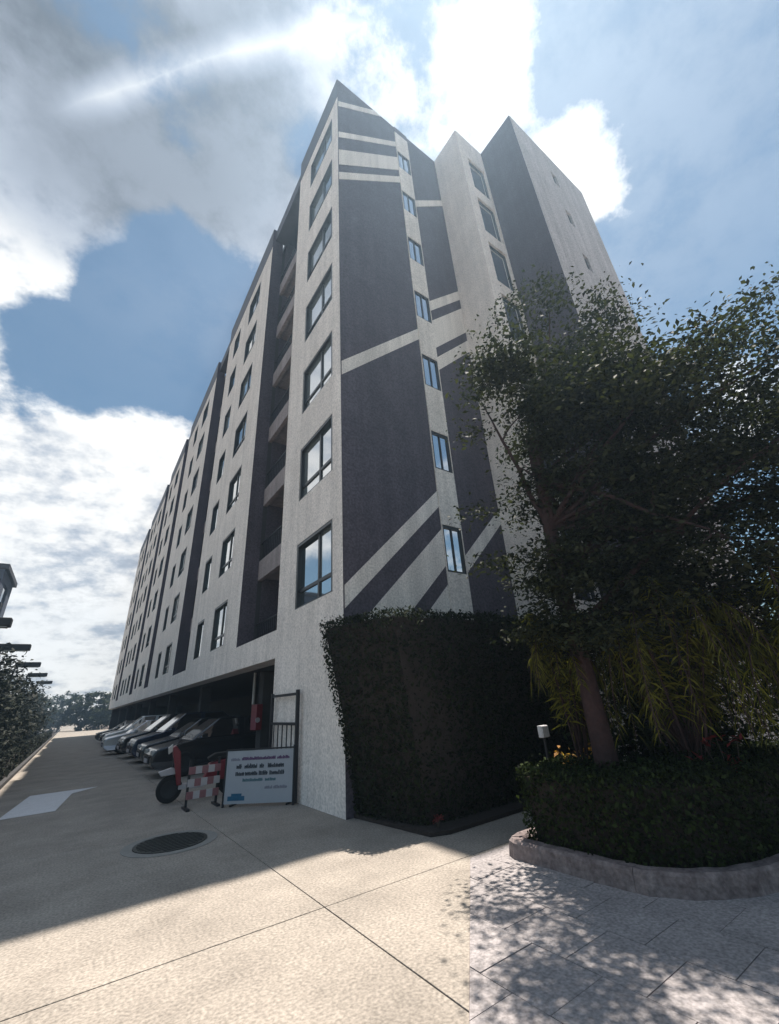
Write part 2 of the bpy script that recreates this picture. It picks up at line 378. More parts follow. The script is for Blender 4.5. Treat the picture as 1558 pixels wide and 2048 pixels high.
# end (right-hand) elevations: bay A, pier B, wing C
X1, X2, X3 = 8.699, 10.271, 15.65; YB, YC = 5.369, 3.742
holesA = [(6.46, 7.08, 4.22+FH*k, 5.40+FH*k) for k in range(NF)]
stripx = (6.44, 7.10)
m = MB(); wallgrid(m, 'y', AY, AX, stripx[0], 0, HH, [], .1); wallgrid(m, 'y', AY, stripx[1], X1, 0, HH, [], .1)
wpart(m, 'striped_end_wall', 'dark_wall', )
wpart(wallgrid(MB(), 'y', AY-.03, stripx[0], stripx[1], 0, HH-.4, holesA, .2).quad((stripx[0], AY-.03, 0), (stripx[0], AY, 0), (stripx[0], AY, HH-.4), (stripx[0], AY-.03, HH-.4)).quad((stripx[1], AY-.03, 0), (stripx[1], AY, 0), (stripx[1], AY, HH-.4), (stripx[1], AY-.03, HH-.4)), 'window_strip', 'stripe')
wpart(MB().box(stripx[0], stripx[1], AY-.03, AY+.1, HH-.4, HH), 'strip_head', 'dark_wall')
def stripe(x0, x1, c0, c1, z0=.2, z1=HH-.05):
    poly = clip(clip([(x0, z0), (x1, z0), (x1, z1), (x0, z1)], lambda p: p[1]-p[0]-c0), lambda p: c1-(p[1]-p[0]))
    if len(poly) < 3: return
    mb = MB(); y0, y1 = AY-.010, AY+.02; n = len(poly)
    mb.v = [(p[0], y0, p[1]) for p in poly]+[(p[0], y1, p[1]) for p in poly]; mb.f = [tuple(range(n))]+[(i, (i+1) % n, n+(i+1) % n, n+i) for i in range(n)]
    wpart(mb, 'diagonal_stripe', 'stripe')
for c in [(-.57, -.13), (-2.08, -1.16), (-3.05, -2.52), (5.03, 5.46), (13.2, 13.6), (14.05, 14.95), (15.75, 16.1), (17.9, 18.25)]: stripe(AX+.03, stripx[0]-.006, *c)
for c in [(-2.85, -2.42), (3.47, 3.98), (4.37, 5.55), (6.0, 6.45), (11.65, 12.05)]: stripe(stripx[1]+.006, X1-.004, *c)
wpart(MB().quad((X1, AY, 0), (X1, YB, 0), (X1, YB, HH), (X1, AY, HH)), 'pier_side_wall', 'cream')
holesB = [(9.15, 10.15, 3.5+FH*k, 5.62+FH*k) for k in range(NF)]
wpart(wallgrid(MB(), 'y', YB, X1, X2, 0, HH, holesB, .18), 'pier_front_wall', 'cream')
wpart(MB().quad((X2, YB, 0), (X2, YC, 0), (X2, YC, HH), (X2, YB, HH)), 'wing_side_wall', 'dark_wall')
holesC = [(12.55, 12.95, 4.75+FH*k, 5.65+FH*k) for k in range(NF)]
wpart(wallgrid(MB(), 'y', YC, X2, X3, 0, HH, holesC, .18).quad((X3, YC, 0), (X3, 20, 0), (X3, 20, HH), (X3, YC, HH)), 'wing_front_wall', 'wing_grey')
# roof and the unseen bulk behind the openings
roof = wpart(MB().prism([(AX+.3, AY+.1), (X1+.1, AY+.1), (X1+.1, YB+.1), (X2+.1, YB+.1), (X2+.1, YC+.1), (X3-.1, YC+.1), (X3-.1, 30), (16.5, 30), (16.5, YEND), (AX+.7, YEND), (AX+.7, 10.1), (AX+.3, 10.1)], HH-.5, HH-.15), 'roof', 'coping')
MB().box(13.0, 13.9, 4.2, 5.4, HH-.15, 25.6).build('roof_hatch', 'dark_wall', roof)
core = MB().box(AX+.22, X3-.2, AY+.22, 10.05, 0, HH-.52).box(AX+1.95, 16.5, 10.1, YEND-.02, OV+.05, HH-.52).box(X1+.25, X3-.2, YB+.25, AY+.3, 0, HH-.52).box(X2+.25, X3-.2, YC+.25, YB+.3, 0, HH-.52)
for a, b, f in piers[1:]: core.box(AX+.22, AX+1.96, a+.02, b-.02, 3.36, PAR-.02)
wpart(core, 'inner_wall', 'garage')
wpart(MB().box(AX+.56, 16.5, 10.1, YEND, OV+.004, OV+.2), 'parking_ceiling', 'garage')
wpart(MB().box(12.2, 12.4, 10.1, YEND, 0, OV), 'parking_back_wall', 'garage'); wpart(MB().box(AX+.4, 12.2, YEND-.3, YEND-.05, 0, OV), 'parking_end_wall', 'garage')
wpart(MB().quad((AX, YEND, 3.35), (16.5, YEND, 3.35), (16.5, YEND, HH), (AX, YEND, HH)), 'far_end_wall', 'cream')
for i in range(7):
    yy = 13.9+i*8.2
    wpart(MB().box(4.75, 5.15, yy-.2, yy+.2, 0, OV), 'parking_column', 'garage')
# windows: frame with panes as sub-parts (shared meshes)
def wframe(w, h, big):
    t = .075; f = MB(); X0, X1_ = -.083, .03
    f.box(X0, X1_, 0, w, h-t, h).box(X0, X1_, 0, w, 0, .03).box(X0, X1_, 0, t, .03, h-t).box(X0, X1_, w-t, w, .03, h-t)
    if big:
        m_ = w*.42
        f.box(-.02, X1_+.004, m_-t/2, m_+t/2, .03, h-t).box(-.018, X1_+.002, t, m_-t/2, .38, .38+t).box(-.018, X1_+.002, m_+t/2, w-t, .38, .38+t)
    return f
wm = {}
def wmesh(kind, w, h):
    key = (kind, round(w, 2), round(h, 2))
    if key not in wm:
        t = .075; fr = wframe(w, h, kind == 'big').mesh('window', 'frame'); panes = []
        def pane(y0, y1, z0, z1, x=.012): panes.append({q: MB().box(x, x+.008, y0, y1, z0, z1).mesh('pane', q) for q in ('glass', 'glass_pale', 'glass_deep')})
        if kind == 'big':
            m_ = w*.42
            for y0, y1 in ((t, m_-t/2), (m_+t/2, w-t)):
                pane(y0, y1, .03, .38); pane(y0, y1, .38+t, h-t)
        else: pane(t, w-t, .03, h-t)
        wm[key] = (fr, panes)
    return wm[key]
for ax_, a, w, z, h, kind, pi, k in win_specs:
    fr, panes = wmesh(kind, w, h)
    o = link('window', fr, bld, (.09, a-AY, z))
    for n_, pm in enumerate(panes if pi < 4 else panes[-1:]):
        if pi == 0 and k == 0: q = ('glass', 'glass_pale', 'glass_deep', 'glass_deep')[n_]
        elif pi == 0: q = 'glass_pale' if rnd.random() < .8 else 'glass'  # near column mostly pale: white sky reflection put into the pane colour
        else: q = rnd.choice(['glass', 'glass', 'glass', 'glass_pale', 'glass_pale', 'glass_deep'])
        link('pane', pm[q], o)
def front_windows(holes, y, gm, mull):
    for x0, x1, z0, z1 in holes:
        w, h, t = x1-x0, z1-z0, .05
        f = MB().box(0, w, -.03, .03, h-t*1.6, h).box(0, w, -.03, .03, 0, t).box(0, t, -.03, .03, t, h-t*1.6).box(w-t*1.5, w, -.03, .03, t, h-t*1.6)
        if mull: f.box(w*.45, w*.45+.04, -.025, .025, t, h-t*1.6)
        key = ('f', round(w, 2), round(h, 2))
        if key not in wm: wm[key] = (f.mesh('window', 'frame'), MB().box(t, w-t*1.5, .0, .008, t, h-t*1.6).mesh('pane', gm))
        o = link('window', wm[key][0], bld, (x0-AX, y-AY, z0)); link('pane', wm[key][1], o)
front_windows(holesA, AY+.02, 'glass_blue', True); front_windows(holesB, YB+.10, 'glass_blue', False); front_windows(holesC, YC+.10, 'glass_blue', False)

# ------------------------------------------------------------------ hedges, planter
def hedge(name, base, top, h, z0, n, size, leafm, label, cat='hedge', bulge=.05):
    """clipped hedge: base and top outlines (same vertex count), leaves over sides and top, dark branch mass inside"""
    base = [Vector((*p, z0)) for p in base]; top = [Vector((*p, z0+h)) for p in top]; k = len(base)
    c = sum(base, Vector())/k
    root = empty(name, (c.x, c.y, 0), label=label, cat=cat)
    ct = sum(top, Vector())/k; ct.z = z0+h
    def shrink(p, cc, s=.10): d = (cc-p); d.z = 0; return p+d.normalized()*s
    cb = MB(); cb.v = [tuple(shrink(p, c)) for p in base]+[tuple(shrink(p, ct)-Vector((0, 0, .10))) for p in top]
    cb.f = [tuple(range(k, 2*k))]+[(i, (i+1) % k, k+(i+1) % k, k+i) for i in range(k)]
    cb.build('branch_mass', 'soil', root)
    quads = []
    for i in range(k):
        j = (i+1) % k; quads.append((base[i], base[j], top[j], top[i]))
    for i in range(k): quads.append((top[i], top[(i+1) % k], ct, ct))
    ar = [((q[1]-q[0]).cross(q[3]-q[0]).length+(q[2]-q[1]).cross(q[3]-q[1]).length)*.5 if q[2] != q[3] else ((q[1]-q[0]).cross(q[2]-q[0]).length)*.5 for q in quads]
    P = []; NN = []
    for q, a in zip(quads, ar):
        cnt = int(n*a/sum(ar)); nv = (q[1]-q[0]).cross(q[2]-q[0]).normalized()
        for _ in range(cnt):
            s, t = rnd.random(), rnd.random()
            if q[2] == q[3] and t > 0: t = 1-math.sqrt(rnd.random())
            p = (q[0]*(1-s)+q[1]*s)*(1-t)+(q[3]*(1-s)+q[2]*s)*t
            w = math.sin(p.x*2.1+p.z*1.7)*math.sin(p.y*2.6+p.z*1.3+p.x)
            p = p+nv*(rnd.gauss(-.03, .035)+bulge*w)
            # soften the top edges
            P.append(p); NN.append(nv)
    P = np.array(P)-np.array(wl(root)); NN = np.array(NN)
    link('foliage', leaves_mesh('foliage', P, size, leafm, 1, .55, nrm=NN), root)
    return root
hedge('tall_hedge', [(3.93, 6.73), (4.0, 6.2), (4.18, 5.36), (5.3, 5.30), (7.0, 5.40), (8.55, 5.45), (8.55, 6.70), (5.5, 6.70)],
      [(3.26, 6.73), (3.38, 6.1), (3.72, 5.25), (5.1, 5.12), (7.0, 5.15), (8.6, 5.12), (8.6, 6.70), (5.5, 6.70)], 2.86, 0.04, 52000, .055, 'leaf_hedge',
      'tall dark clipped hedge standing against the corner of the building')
bed = MB().prism([(3.86, 7.0), (4.05, 5.1), (4.3, 5.0), (8.6, 5.12), (8.6, 6.7), (3.9, 6.71)], .002, .05).build('hedge_bed', 'soil'); tag(bed, kind='structure')

path = [(9.0, 4.02), (6.6, 4.02), (5.2, 4.02), (4.38, 4.0), (4.20, 3.94), (4.14, 3.82), (4.16, 3.4), (4.18, 2.89), (4.23, 2.48), (4.41, 2.18), (4.72, 1.94), (5.05, 1.80), (5.7, 1.66), (6.6, 1.56), (8.2, 1.45)]
def resample(pts, step):
    out = [Vector((*pts[0], 0))]
    for a, b in zip(pts[:-1], pts[1:]):
        a, b = Vector((*a, 0)), Vector((*b, 0)); n = max(1, int((b-a).length/step))
        for i in range(1, n+1): out.append(a.lerp(b, i/n))
    return out
pl = empty('planter', (6, 2.8, 0), label='raised planter with a rough curved stone kerb beside the drive', cat='planter')
pp = resample(path, .09); seglen = 13
i = 0
while i < len(pp)-1:
    j = min(i+seglen, len(pp)-1); mb = MB(); st = pp[i:j+1]; n0 = 0
    h = .165+rnd.uniform(-.012, .012)
    for q, p in enumerate(st):
        gi = i+q; t = (pp[min(gi+1, len(pp)-1)]-pp[max(gi-1, 0)]).normalized(); nrm = Vector((t.y, -t.x, 0))  # outward
        c = Vector((5.6, 2.9, 0))
        if (p-c).dot(nrm) < 0: nrm = -nrm
        if q == 0: p = p+t*.002
        if q == len(st)-1: p = p-t*.002
        w = rnd.uniform(-.008, .008)
        for off, z in ((0+w, 0), (-.012+w, h*.55), (-.02+w, h-.025), (-.045, h), (-.15, h+rnd.uniform(-.004, .004)), (-.18, h-.03), (-.18, 0)): mb.v.append(tuple(p+nrm*off+Vector((0, 0, z))))
    for q in range(len(st)-1):
        for e in range(6): mb.f.append((q*7+e, q*7+e+1, (q+1)*7+e+1, (q+1)*7+e))
    mb.f.append(tuple(range(7))); mb.f.append(tuple((len(st)-1)*7+e for e in reversed(range(7))))
    mb.build('kerb_stone', 'curb', pl); i = j
MB().prism([(p[0]+(.06 if p[0] < 5 else 0), p[1]+(-.08 if p[1] > 3 else .08)) for p in path]+[(9, 2)], .0, .11).build('soil', 'soil', pl)
hp = [(4.36, 3.78), (4.31, 3.4), (4.33, 2.92), (4.39, 2.56), (4.56, 2.32), (4.82, 2.12), (5.2, 1.98), (6.0, 1.85), (7.6, 1.75)]
hb = hp+[(7.6, 2.5), (5.9, 2.6), (5.35, 3.0), (5.3, 3.82)]
ht = [(p[0]-.05 if i < 6 else p[0], p[1]-.06 if i > 3 and i < 9 else p[1]) for i, p in enumerate(hb)]
hedge('low_hedge', hb, ht, .73, .10, 26000, .042, 'leaf_box', 'low clipped box hedge growing in the kerbed planter', bulge=.03)

# small plants ---------------------------------------------------------------
def tuft(name, loc, n, spread, h, leafm, size, label, group=None):
    root = empty(name, loc, label=label, cat='plant', group=group)
    st = MB()
    tips = []
    for _ in range(n):
        a = rnd.uniform(0, 6.28); r = spread*rnd.uniform(.2, 1); z = h*rnd.uniform(.55, 1)
        p = Vector((math.cos(a)*r, math.sin(a)*r, z)); st.tube([(0, 0, 0), tuple(p*.5+Vector((0, 0, z*.15))), tuple(p)], [.008, .006, .003], 5); tips.append(p)
    st.build('stem', 'bark_dark', root, world=False)
    link('foliage', leaves_mesh('foliage', clumps([tuple(t) for t in tips], 9, size*.55, .7), size, leafm, .7, .4), root)
    return root
tuft('croton_plant', (5.75, 2.15, .1), 9, .26, .95, 'leaf_red', .075, 'red leaved plant sticking up behind the low hedge')
tuft('variegated_plant', (5.3, 3.62, .1), 12, .24, .92, 'leaf_orange', .085, 'orange and yellow leaved plant at the end of the low hedge')
tuft('bed_plant', (4.25, 5.18, .04), 7, .12, .16, 'leaf_red', .04, 'small reddish plant at the foot of the tall hedge')
bx = empty('meter_box', (5.46, 4.16, 0), label='small pale square box on a post between the two hedges', cat='box')
MB().box(5.385, 5.535, 4.13, 4.2, 1.02, 1.17).build('housing', 'white_paint_and_sun', bx, bevel=.012); MB().box(5.395, 5.525, 4.118, 4.129, 1.03, 1.16).build('lid', 'white_paint_and_sun', bx)
MB().tube([(5.46, 4.17, 0), (5.46, 4.17, 1.02)], [.02, .02], 8).build('post', 'steel', bx)

# ------------------------------------------------------------------ trees
def limb(mb, p0, p1, r0_, r1_, sag=.0, seg=7, wob=.06):
    p0, p1 = Vector(p0), Vector(p1); n = 6; pts = []; rr = []
    for i in range(n):
        t = i/(n-1); p = p0.lerp(p1, t)+Vector((rnd.uniform(-wob, wob), rnd.uniform(-wob, wob), math.sin(t*math.pi)*sag))*(0 if i in (0, n-1) else 1)
        pts.append(tuple(p)); rr.append(r0_+(r1_-r0_)*t)
    mb.tube(pts, rr, seg); return pts
def tree(name, base, fork, r, ells, nclump, per, crad, size, leafm, label, cat='tree', group=None, bark='bark_dark', nlimb=9, shell=.25, flat=.45, extra=None):
    root = empty(name, base, label=label, cat=cat, group=group); b = Vector(base)
    tr = MB(); f = Vector(fork)
    n = 8; pts = [tuple(b.lerp(f, i/(n-1))+Vector((rnd.uniform(-.03, .03), rnd.uniform(-.03, .03), 0))*(i > 0)) for i in range(n)]
    tr.tube(pts, [r*(1.35 if i == 0 else 1.08 if i == 1 else 1-.35*i/n) for i in range(n)], 12)
    tr.build('trunk', bark, root, smooth=True)
    C = in_ellipsoids(nclump, ells, shell)
    if extra is not None: C = np.vstack([C, np.array(extra)])
    lb = MB()
    far = sorted(range(len(C)), key=lambda i: rnd.random())[:nlimb]
    for i in far:
        t = rnd.uniform(.5, 1.0); s = Vector(pts[int(t*(n-1))]); e = Vector(C[i])
        q = limb(lb, s, e, r*.36, r*.05, .12, 6)
        for w in range(3):
            s2 = Vector(q[rnd.randint(2, 4)]); near = min(range(len(C)), key=lambda k: (Vector(C[k])-s2).length+rnd.random()*1.2); limb(lb, s2, C[near], r*.14, r*.03, .04, 5, .03)
    lb.build('limbs', bark, root, smooth=True)
    P = clumps(C, per, crad, flat)-np.array(b)
    link('crown', leaves_mesh('crown', P, size, leafm, .55, .48), root)
    return root
mainells = [(5.75, 2.5, 5.0, 1.15, 1.15, 1.8), (5.65, 2.4, 6.6, .75, .9, 1.0), (6.6, 1.25, 4.7, 1.5, 1.5, 1.5), (7.3, .0, 4.4, 1.6, 1.5, 1.5), (5.15, 3.05, 4.3, .6, .55, 1.1), (6.4, 2.3, 3.5, 1.4, 1.3, 1.0),
            (6.5, 1.5, 3.1, 1.5, 1.5, .9), (7.5, .3, 3.0, 1.4, 1.3, .9), (5.5, 2.9, 3.1, .9, .8, .7), (5.35, 1.4, 4.9, .85, .9, .9), (5.2, 2.3, 5.3, .7, .8, .7), (5.3, 3.1, 2.75, .6, .6, .6), (5.0, 2.85, 2.5, .55, .5, .45), (5.5, 2.3, 2.5, .7, .6, .45), (6.0, 2.4, 2.5, 1.0, .9, .6)]
tree('broadleaf_tree', (5.15, 3.18, .1), (5.14, 3.12, 5.2), .125, mainells, 640, 185, .20, .066, 'leaf_tree', 'large broadleaf tree rising from the planter in front of the building',
     bark='bark', nlimb=30, shell=.0, flat=.30, extra=[(3.9+.3*math.cos(i*2.4)*(i/14)**.5, 2.5+.36*math.sin(i*2.4)*(i/14)**.5, 5.5+.03*(i % 5)) for i in range(14)]+[(5.05+rnd.uniform(-.55, .6), 3.0+rnd.uniform(-.45, .5), rnd.uniform(2.0, 3.5)) for _ in range(34)]+[(rnd.uniform(4.55, 5.4), rnd.uniform(1.2, 3.0), rnd.uniform(4.7, 5.6)) for _ in range(30)]+[(4.9, 3.0, 7.5), (5.1, 2.7, 7.9), (5.3, 2.4, 8.0), (5.6, 2.2, 7.9), (4.6, 3.2, 6.6), (4.35, 3.35, 5.9), (4.2, 3.4, 5.2), (4.15, 3.5, 3.9), (4.3, 3.6, 3.2), (6.0, 1.9, 7.4), (6.1, 1.75, 7.7), (5.95, 1.75, 7.2), (6.2, 1.6, 7.0), (7.0, .35, 6.5), (7.05, .2, 6.7), (6.95, .55, 6.3)])
tree('shade_tree', (11.2, -.9, 0), (11.2, -.9, 4.0), .2, [(11.2, -.6, 5.2, 2.2, 2.0, 2.2), (10.2, .3, 3.6, 1.6, 1.5, 1.4), (10.0, 1.2, 2.0, 1.5, 1.3, 1.2)], 170, 70, .3, .12, 'leaf_tree',
     'dark tree further back at the right edge behind the frond plants', nlimb=12)
tree('light_leaved_tree', (8.6, .35, .05), (8.6, .35, 1.7), .06, [(8.5, .45, 2.35, .9, .8, .75)], 40, 55, .17, .10, 'leaf_light', 'small pale leaved tree at the right edge behind the planter', nlimb=7)

for i, (x, y, h, r_, lab) in enumerate([(7.7, 4.2, 2.5, .8, 'dark leafy shrub at the right end of the tall hedge'), (8.3, 3.3, 2.6, 1.1, 'dark leafy shrub behind the planter, beside the tall hedge'), (9.0, 2.0, 2.7, 1.2, 'dark leafy shrub behind the planter, in the middle'), (9.4, .6, 2.6, 1.2, 'dark leafy shrub behind the planter, towards the right edge'), (9.2, -.9, 2.8, 1.2, 'dark leafy shrub behind the planter, farthest right')]):
    tree('background_shrub', (x, y, -.03), (x, y, h*.4), .05, [(x, y, h*.5, r_, r_, h*.5)], 75, 70, .22, .10, 'leaf_box', lab, cat='shrub', group='dark shrubs behind the planter', nlimb=8, shell=.2, flat=.7)
def fronds(name, base, n, hgt, reach, label, leafm='leaf_frond', seed=1, zmin=.8, az=(0, 6.28)):
    rr = random.Random(seed); root = empty(name, base, label=label, cat='plant'); st = MB(); lf_p = []; verts = []; faces = []
    stalks = MB()
    for i in range(n):
        a = rr.uniform(*az); L = reach*rr.uniform(.7, 1.15); z0 = rr.uniform(.1, .4)*hgt; top = hgt*rr.uniform(.8, 1.1)
        pts = []
        for k in range(12):
            t = k/11; rad = L*(t**.8)*.9; z = z0+(top-z0)*math.sin(min(1, t*1.55)*math.pi*.5) if t < .62 else None
            if z is None:
                tt = (t-.62)/.38; z = top-(top-zmin*rr.uniform(.9, 1.02))*tt**1.5*.9; rad = L*(.61+.36*math.sqrt(tt))
            pts.append(Vector((math.cos(a)*rad, math.sin(a)*rad, z)))
        stalks.tube([tuple(p) for p in pts], [.010*(1-.8*k/11)+.0015 for k in range(12)], 4, False)
        for k in range(3, 12):
            p, q = pts[k-1], pts[k]; t = (q-p).normalized(); s = t.cross(Vector((0, 0, 1)));
            s = s.normalized() if s.length > 1e-3 else Vector((1, 0, 0))
            for h in range(7):
                o = p.lerp(q, h/7+rr.uniform(-.05, .05))
                for sg in (-1, 1):
                    ln = (.36-.014*k)*rr.uniform(.5, 1.25); d = (s*sg*rr.uniform(.1, 1.1)+t*rr.uniform(.0, .8)+Vector((0, 0, rr.uniform(-1.0, -.1)))).normalized(); w = .012; ln *= .7
                    m_ = o+d*ln*.5; e = o+d*ln+Vector((0, 0, -.05)); nb = len(verts)
                    verts += [tuple(o), tuple(m_+t*w), tuple(e), tuple(m_-t*w)]; faces.append((nb, nb+1, nb+2, nb+3))
    stalks.build('stalks', 'bark', root, world=False)
    mb = MB(); mb.v = verts; mb.f = faces; mb.build('leaflets', leafm, root, world=False)
    return root
tree('yellow_green_shrub', (6.5, .95, .1), (6.5, .95, 1.5), .04, [(6.4, 1.0, 2.15, .75, .8, .5), (6.9, .2, 2.2, .7, .7, .5)], 60, 60, .16, .06, 'leaf_yellow', 'bushy yellow green shrub at the right edge above the low hedge', cat='shrub', nlimb=9)
fronds('arching_palm', (5.95, 2.55, .1), 42, 2.45, 1.25, 'arching yellow green palm with drooping fronds right of the trunk', seed=3, zmin=.95)
fronds('arching_palm', (6.7, 1.3, .1), 42, 2.4, 1.35, 'arching palm with drooping fronds nearest the right edge', seed=5, zmin=.9)
fronds('arching_palm', (5.25, 3.5, .1), 18, 2.35, .55, 'slender palm with fronds hanging left of the reddish trunk', seed=9, zmin=1.6)
# ------------------------------------------------------------------ left side: planting, lamps, neighbour building
def bush(i, x, y, rx, ry, h, label, leafm='leaf_left', n=42, per=60, size=.16, grp='trees along the left side of the drive'):
    return tree('roadside_tree', (x, y, -.08), (x, y, h*.5), .09, [(x, y, h*.55, rx, ry, h*.45), (x, y, h*.28, rx*.95, ry*.95, h*.3)], n, per, .30, size, leafm, label, group=grp, nlimb=6, shell=.1, flat=.7)
hedge('roadside_hedge', [(-1.4, 9), (-1.4, 70), (-2.2, 70), (-2.2, 9)], [(-1.45, 9), (-1.45, 70), (-2.2, 70), (-2.2, 9)], .7, -.05, 26000, .12, 'leaf_left', 'long low dark hedge along the left kerb of the drive')
ords = ['nearest', 'second', 'third', 'fourth', 'fifth', 'sixth', 'seventh', 'eighth', 'ninth', 'tenth', 'eleventh']
yy = 17.0
for i in range(11):
    x = -3.0-rnd.uniform(-.2, .4); h = 3.95+rnd.uniform(-.35, .35)
    bush(i, x, yy, 1.45, 1.7, h, f'dark leafy tree left of the drive, {ords[i]} of the row from the camera', n=80 if yy < 40 else 46, per=75 if yy < 40 else 50, size=.15 if yy < 40 else .25)
    yy += 3.0 if yy < 34 else 6.0
for i, (x, y, h, lab) in enumerate([(-6, 96, 6.5, 'green tree closing the far end of the drive, leftmost'), (-1.5, 108, 7.0, 'green tree closing the far end of the drive, middle'), (3.4, 100, 6.2, 'green tree at the far end of the drive, next to the block'), (8, 108, 7, 'far green tree half hidden behind the end of the block')]):
    bush(i, x, y, 3.4, 3.0, h, lab, 'leaf_far', 120, 60, .42, 'far trees at the end of the drive')
lampy = [(14.1, 3.93), (20.35, 4.12), (27.3, 4.20), (34.8, 4.32), (44.0, 4.48)]
for i, (y, z) in enumerate(lampy):
    lp = empty('street_lamp', (-2.62, y, 0), label=f'flat headed street lamp above the roadside trees, {ords[i]} from the camera', cat='street lamp', group='street lamps along the left side')
    MB().tube([(-2.62, y, -.05), (-2.62, y, z-.5), (-2.58, y, z-.12)], [.055, .045, .04], 8).build('pole', 'lamp_dark', lp)
    hd = MB().box(-2.62, -1.66, y-.16, y+.16, z-.09, z+.12).build('lamp_head', 'lamp_dark', lp, bevel=.03)
    MB().box(-2.45, -1.72, y-.12, y+.12, z-.11, z-.092).build('lens', 'lens', hd)
nb = empty('neighbour_building', (-9, 33, 0), label='blue grey rendered building at the left edge behind the trees', cat='building')
w_ = MB(); wallgrid(w_, 'y', 29, -14, -4.35, 0, 9.2, [(-13+2.4*i, -11.6+2.4*i, 1.2+3*k, 2.7+3*k) for i in range(4) for k in range(3)], .15); wallgrid(w_, 'x', -4.35, 29, 33, 0, 9.2, [(30.2, 31.8, 1.2+3*k, 2.7+3*k) for k in range(3)], -.15)
w_.build('wall', 'blue_render', nb); MB().box(-14, -4.55, 29.2, 33, 0, 9.0).build('inner_wall', 'glass', nb)
MB().box(-14.2, -4.2, 28.85, 33.2, 9.2, 9.45).build('roof', 'coping', nb); MB().box(-14, -4.0, 28.5, 28.99, 7.05, 7.35).build('canopy', 'lamp_dark', nb)

# ------------------------------------------------------------------ manhole
mh = empty('manhole_cover', (1.48, 7.62, 0), label='dark round iron manhole cover set in the shaded drive', cat='manhole cover')
def disc(r0_, r1_, z0, z1, n=40):
    mb = MB()
    for i in range(n):
        a, b = 2*math.pi*i/n, 2*math.pi*(i+1)/n; q = lambda an, r, z: (1.48+math.cos(an)*r, 7.62+math.sin(an)*r, z)
        mb.quad(q(a, r0_, z1), q(a, r1_, z1), q(b, r1_, z1), q(b, r0_, z1)) if r0_ > 0 else mb.quad((1.48, 7.62, z1), q(a, r1_, z1), q(b, r1_, z1))
        mb.quad(q(a, r1_, z0), q(b, r1_, z0), q(b, r1_, z1), q(a, r1_, z1))
    return mb
disc(.47, .60, 0, .004).build('frame_ring', 'iron_rim', mh); disc(0, .465, 0, .012).build('cover', 'iron', mh)
rb = MB()
for i in range(-5, 6):
    w = math.sqrt(max(.01, .42**2-(i*.078)**2)); rb.box(1.48-w, 1.48+w, 7.62+i*.078-.014, 7.62+i*.078+.014, .012, .019)
rb.build('tread_ribs', 'iron', mh)

# ------------------------------------------------------------------ sign board, gate, barrier, cabinet
P0, P1 = Vector((2.64, 9.36, 0)), Vector((3.60, 8.46, 0)); U = (P1-P0).normalized(); Nn = Vector((U.y, -U.x, 0))
if Nn.dot(-P0) < 0: Nn = -Nn
ang = math.atan2(U.y, U.x)
sg = empty('sign_board', tuple(P0), ang, label='white notice board with lines of writing leaning by the gate post', cat='sign')
W = (P1-P0).length
MB().box(0, W, -.012, .012, .05, .90).build('panel', 'board', sg, world=False)
MB().box(-.03, 0, -.02, .02, 0, .93).box(W, W+.03, -.02, .02, 0, .96).box(0, W, -.018, .018, .905, .93).box(.1, .13, .02, .35, 0, .03).box(W-.13, W-.1, .02, .35, 0, .03).build('frame', 'steel', sg, world=False)
def words(z, h, spans, m, tilt=.0):
    mb = MB()
    for a, b in spans:
        x = a
        while x < b:
            w = rnd.uniform(.018, .03); hh = h*rnd.uniform(.6, 1.05); mb.box(x, x+w*.8, -.0165, -.0125, z+tilt*x, z+hh+tilt*x)
            if rnd.random() < .6: mb.box(x+w*.8, x+w*1.1, -.0165, -.0125, z+h*.3+tilt*x, z+h*.6+tilt*x)
            x += w*1.05
    tag(mb.build('lettering', m, sg, world=False), kind='stuff')
words(.735, .05, [(.08, .26)], 'ink_grey'); words(.74, .055, [(.30, .95), (1.0, 1.24)], 'ink_purple')
words(.605, .075, [(.2, .28), (.36, .6), (.66, .74), (.82, 1.12)], 'ink'); words(.49, .07, [(.19, .34), (.38, .62), (.65, .80), (.86, 1.12)], 'ink')
words(.395, .05, [(.34, .72), (.78, .98)], 'ink_teal'); words(.27, .05, [(.78, .92), (.95, 1.2)], 'ink_grey')
MB().box(.07, .40, -.0165, -.0125, .10, .17).box(.14, .34, -.0165, -.0125, .171, .21).build('blue_emblem', 'ink_blue', sg, world=False)
ga = empty('metal_gate', (3.66, 9.2, 0), label='dark steel gate leaf standing open against the corner pier', cat='gate')
MB().box(3.62, 3.68, 8.43, 8.50, .02, 1.92).build('gate_post', 'steel', ga); MB().box(3.62, 3.68, 9.83, 9.89, .02, 1.90).build('gate_post', 'steel', ga)
for z in (.12, 1.28, 1.82): MB().box(3.63, 3.67, 8.501, 9.829, z, z+.05).build('rail', 'steel', ga)
for i in range(5): MB().box(3.642, 3.658, 8.72+i*.24, 8.745+i*.24, .171, 1.279).build('bar', 'steel', ga)
ba = empty('traffic_barrier', (2.35, 9.75, 0), label='faded red and white railed barrier beside the sign board', cat='barrier')
for zi, z in enumerate((.16, .36, .56)):
    for i in range(5): MB().box(2.05+i*.115, 2.165+i*.115, 9.72, 9.76, z, z+.12).build('rail_segment', ('pale_red', 'white_plastic')[(i+zi) % 2], ba)
for x in (2.05, 2.58): MB().box(x, x+.04, 9.765, 9.80, .04, .80).build('post', 'steel', ba)
for x in (2.04, 2.57): MB().box(x, x+.06, 9.55, 9.97, .0, .035).build('foot', 'steel', ba)
fc = empty('hose_cabinet', (4.70, 13.9, 1.0), label='red fire hose cabinet on the first parking column', cat='cabinet')
MB().box(4.56, 4.74, 13.6, 14.1, 1.05, 1.75).build('cabinet_body', 'red', fc, bevel=.01)
